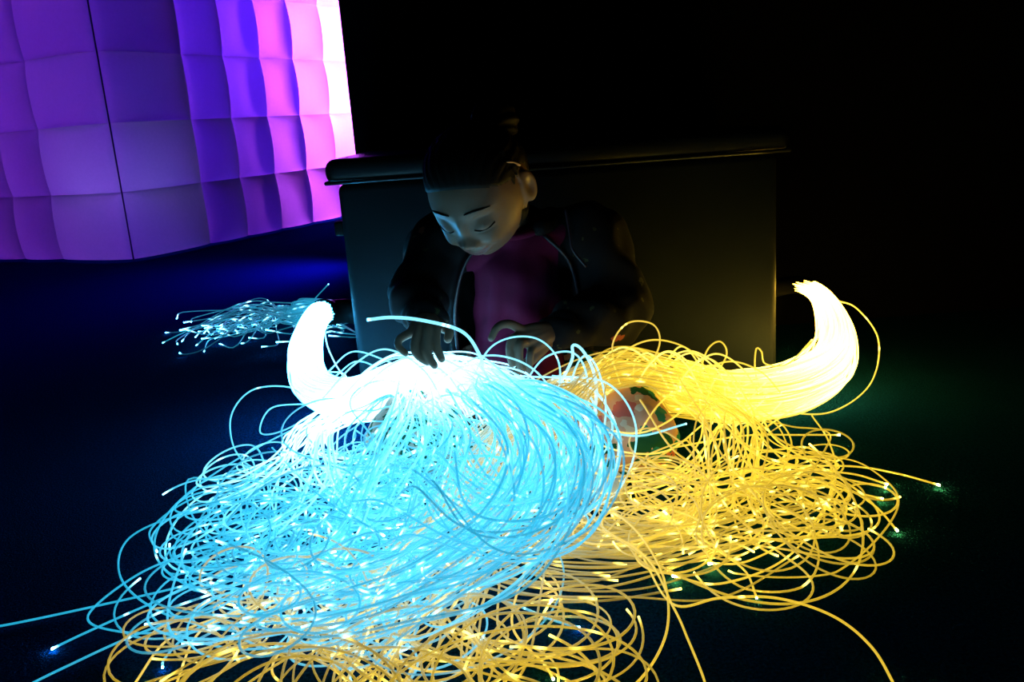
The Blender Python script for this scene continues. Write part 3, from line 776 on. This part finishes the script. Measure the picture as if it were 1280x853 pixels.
loose(yb, [(850, 500, 1.24), (885, 478, 1.25), (908, 445, 1.26), (900, 427, 1.26), (883, 440, 1.25), (876, 480, 1.24), (900, 520, 1.2), (885, 560, 1.1)], .9)
loose(yb, [(960, 505, 1.30), (945, 470, 1.31), (945, 437, 1.32), (952, 440, 1.32), (957, 455, 1.32), (985, 455, 1.34), (1015, 425, 1.42)], .9)
loose(yb, [(770, 470, 1.2), (766, 430, 1.2), (785, 404, 1.2), (815, 405, 1.2), (825, 425, 1.2), (815, 450, 1.2), (785, 470, 1.19)], .8)
loose(yb, [(745, 480, 1.18), (780, 440, 1.2), (820, 425, 1.21), (865, 440, 1.22), (890, 480, 1.22), (890, 530, 1.18)], .9)
loose(yb, [(790, 480, 1.2), (795, 450, 1.2), (810, 445, 1.2), (820, 460, 1.2), (800, 475, 1.19), (760, 485, 1.18)], .9)
loose(yb, [(740, 470, 1.18), (752, 448, 1.18), (765, 452, 1.18), (775, 480, 1.18)], .9)
for k in range(16):
    c = 770 + k * 9 + rng.normal() * 6; h = rng.uniform(12, 38); w = rng.uniform(35, 75); y = rng.uniform(1.19, 1.26)
    loose(yb, [(c - w, 492, y), (c - w * .6, 475 - h * .5, y), (c, 470 - h, y - .01), (c + w * .6, 474 - h * .5, y), (c + w, 492, y)], rng.uniform(.8, 2.0), 5)
for k in range(12):
    c = 490 + k * 11 + rng.normal() * 6; h = rng.uniform(6, 18) - max(0, c - 570) * .3; w = rng.uniform(60, 100); y = rng.uniform(1.15, 1.22)
    loose(cb, [(c - w, 498, y + .03), (c - w * .5, 462 - h * .4, y), (c, 455 - h, y - .01), (c + w * .6, 472 - h * .3, y - .03), (c + w, 530, y - .06)], rng.uniform(1.4, 3.0), 5)
for a in ([(860, 600, .05), (960, 585, .03), (1060, 583, .02), (1120, 592, .012), (1175, 607, .006)],
          [(860, 620, .05), (960, 605, .03), (1040, 605, .02), (1090, 630, .012), (1122, 664, .005)],
          [(880, 610, .04), (980, 590, .025), (1060, 592, .015), (1110, 606, .005)],
          [(880, 600, .04), (980, 585, .025), (1050, 598, .015), (1108, 610, .005)],
          [(870, 610, .04), (960, 600, .02), (1040, 610, .015), (1104, 624, .006)],
          [(840, 560, .08), (930, 545, .05), (1000, 544, .03), (1050, 544, .02)],
          [(860, 660, .03), (900, 690, .02), (932, 715, .012), (946, 748, .004)],
          [(800, 690, .03), (840, 755, .02), (900, 748, .03), (970, 748, .035), (1040, 770, .03), (1090, 810, .02), (1125, 870, .01)],
          [(700, 640, .08), (800, 690, .05), (842, 760, .03), (860, 800, .02), (880, 850, .012), (885, 880, .01)],
          [(640, 640, .09), (760, 640, .08), (820, 700, .06), (835, 780, .03), (800, 850, .012), (740, 880, .01)],
          [(880, 500, .15), (940, 560, .08), (1010, 560, .04), (1040, 590, .03), (1020, 650, .02), (940, 700, .01), (885, 705, .008)],
          [(800, 500, .17), (850, 570, .12), (930, 600, .06), (960, 650, .03), (900, 690, .02), (830, 640, .03)],
          [(1015, 520, .05), (1035, 550, .04), (1045, 590, .03), (1030, 640, .02), (980, 700, .01), (900, 730, .008), (840, 720, .008)],
          [(700, 600, .10), (560, 640, .09), (480, 720, .05), (470, 800, .02), (540, 840, .01), (640, 820, .01), (690, 750, .02)],
          [(560, 700, .05), (470, 760, .03), (380, 790, .015), (340, 840, .008), (400, 880, .008)],
          [(620, 690, .06), (520, 780, .02), (470, 860, .008)], [(420, 720, .05), (320, 760, .02), (250, 790, .01), (215, 870, .006)],
          [(380, 740, .04), (280, 770, .015), (210, 800, .008), (165, 860, .005)],
          [(660, 700, .05), (640, 780, .02), (680, 830, .01), (692, 850, .006)]):
    loose(yb, a, .8, 900, FR, 'z')
cb.finish(); yb.finish()

# ---- small bundle lying behind, beside the bench
sb = Bundle('fibre_bundle', 'small blue fibre optic bundle with bright tips on the floor left of the bench', 'cyan', (-.4, 1.8, 0))
sc = A([-.275, 1.72, .165])
sheath(sb, [sc + A([.006, 0, 0]), sc + A([-.012, -.002, 0]), sc + A([-.022, -.004, -.001]), sc + A([-.03, -.005, -.002])], .0155)
st = A([sc, sc + A([-.035, -.004, -.006]), at_y(405, 384, 1.76), at_y(375, 392, 1.84)])
sr = A([.013, .013, .016, .03]); sdsk = disc(80)
for i in range(80):
    u = rng.random(); T, N, B = frames(st)
    hd = st + sr[:, None] * (sdsk[i][0] * N + sdsk[i][1] * B)
    ex = 420 - 215 * rng.random() ** .8 if i < 66 else rng.uniform(375, 430)
    ey = 402 + (420 - ex) * .06 + rng.normal() * 9
    if i >= 66: ey = rng.uniform(385, 420)
    mid = [at_z((hd_x + ex) / 2 if True else 0, 396 + rng.normal() * 9, rng.uniform(.02, .07)) for hd_x in (375,)]
    pre = at_z(ex + rng.uniform(8, 40), ey - rng.uniform(-6, 14), rng.uniform(.012, .05))
    C = np.vstack([hd, mid, [pre], [at_z(ex, ey, rng.uniform(.004, .05))]])
    P = spline(C, 60); s = np.linspace(0, 1, 60); a = rng.uniform(0, 6) + s * rng.uniform(4, 12)
    P += (np.clip((s - .4) / .2, 0, 1) * rng.uniform(.005, .022))[:, None] * np.stack([np.cos(a), np.sin(a), .5 * np.sin(a + 1)], 1)
    P[:, 2] = np.maximum(P[:, 2], .003)
    gl = strand_glow(60, length(P), .7, .10, rng.uniform(.05, .22), 14, 1.5); gl[-1] = 30
    sb.add(P, .0016, gl, i % 3 == 0, 5)
for a in ([(300, 395, .03), (250, 408, .02), (225, 418, .012), (203, 429, .004)], [(330, 400, .03), (270, 415, .02), (245, 432, .004)],
          [(340, 405, .03), (285, 420, .02), (262, 425, .015), (255, 440, .004)], [(380, 390, .06), (395, 372, .09), (411, 355, .12)],
          [(380, 400, .03), (320, 385, .06), (290, 385, .07), (312, 377, .08)]):
    loose(sb, a, .35, 16, .0016, 'z', 50)
sb.finish()
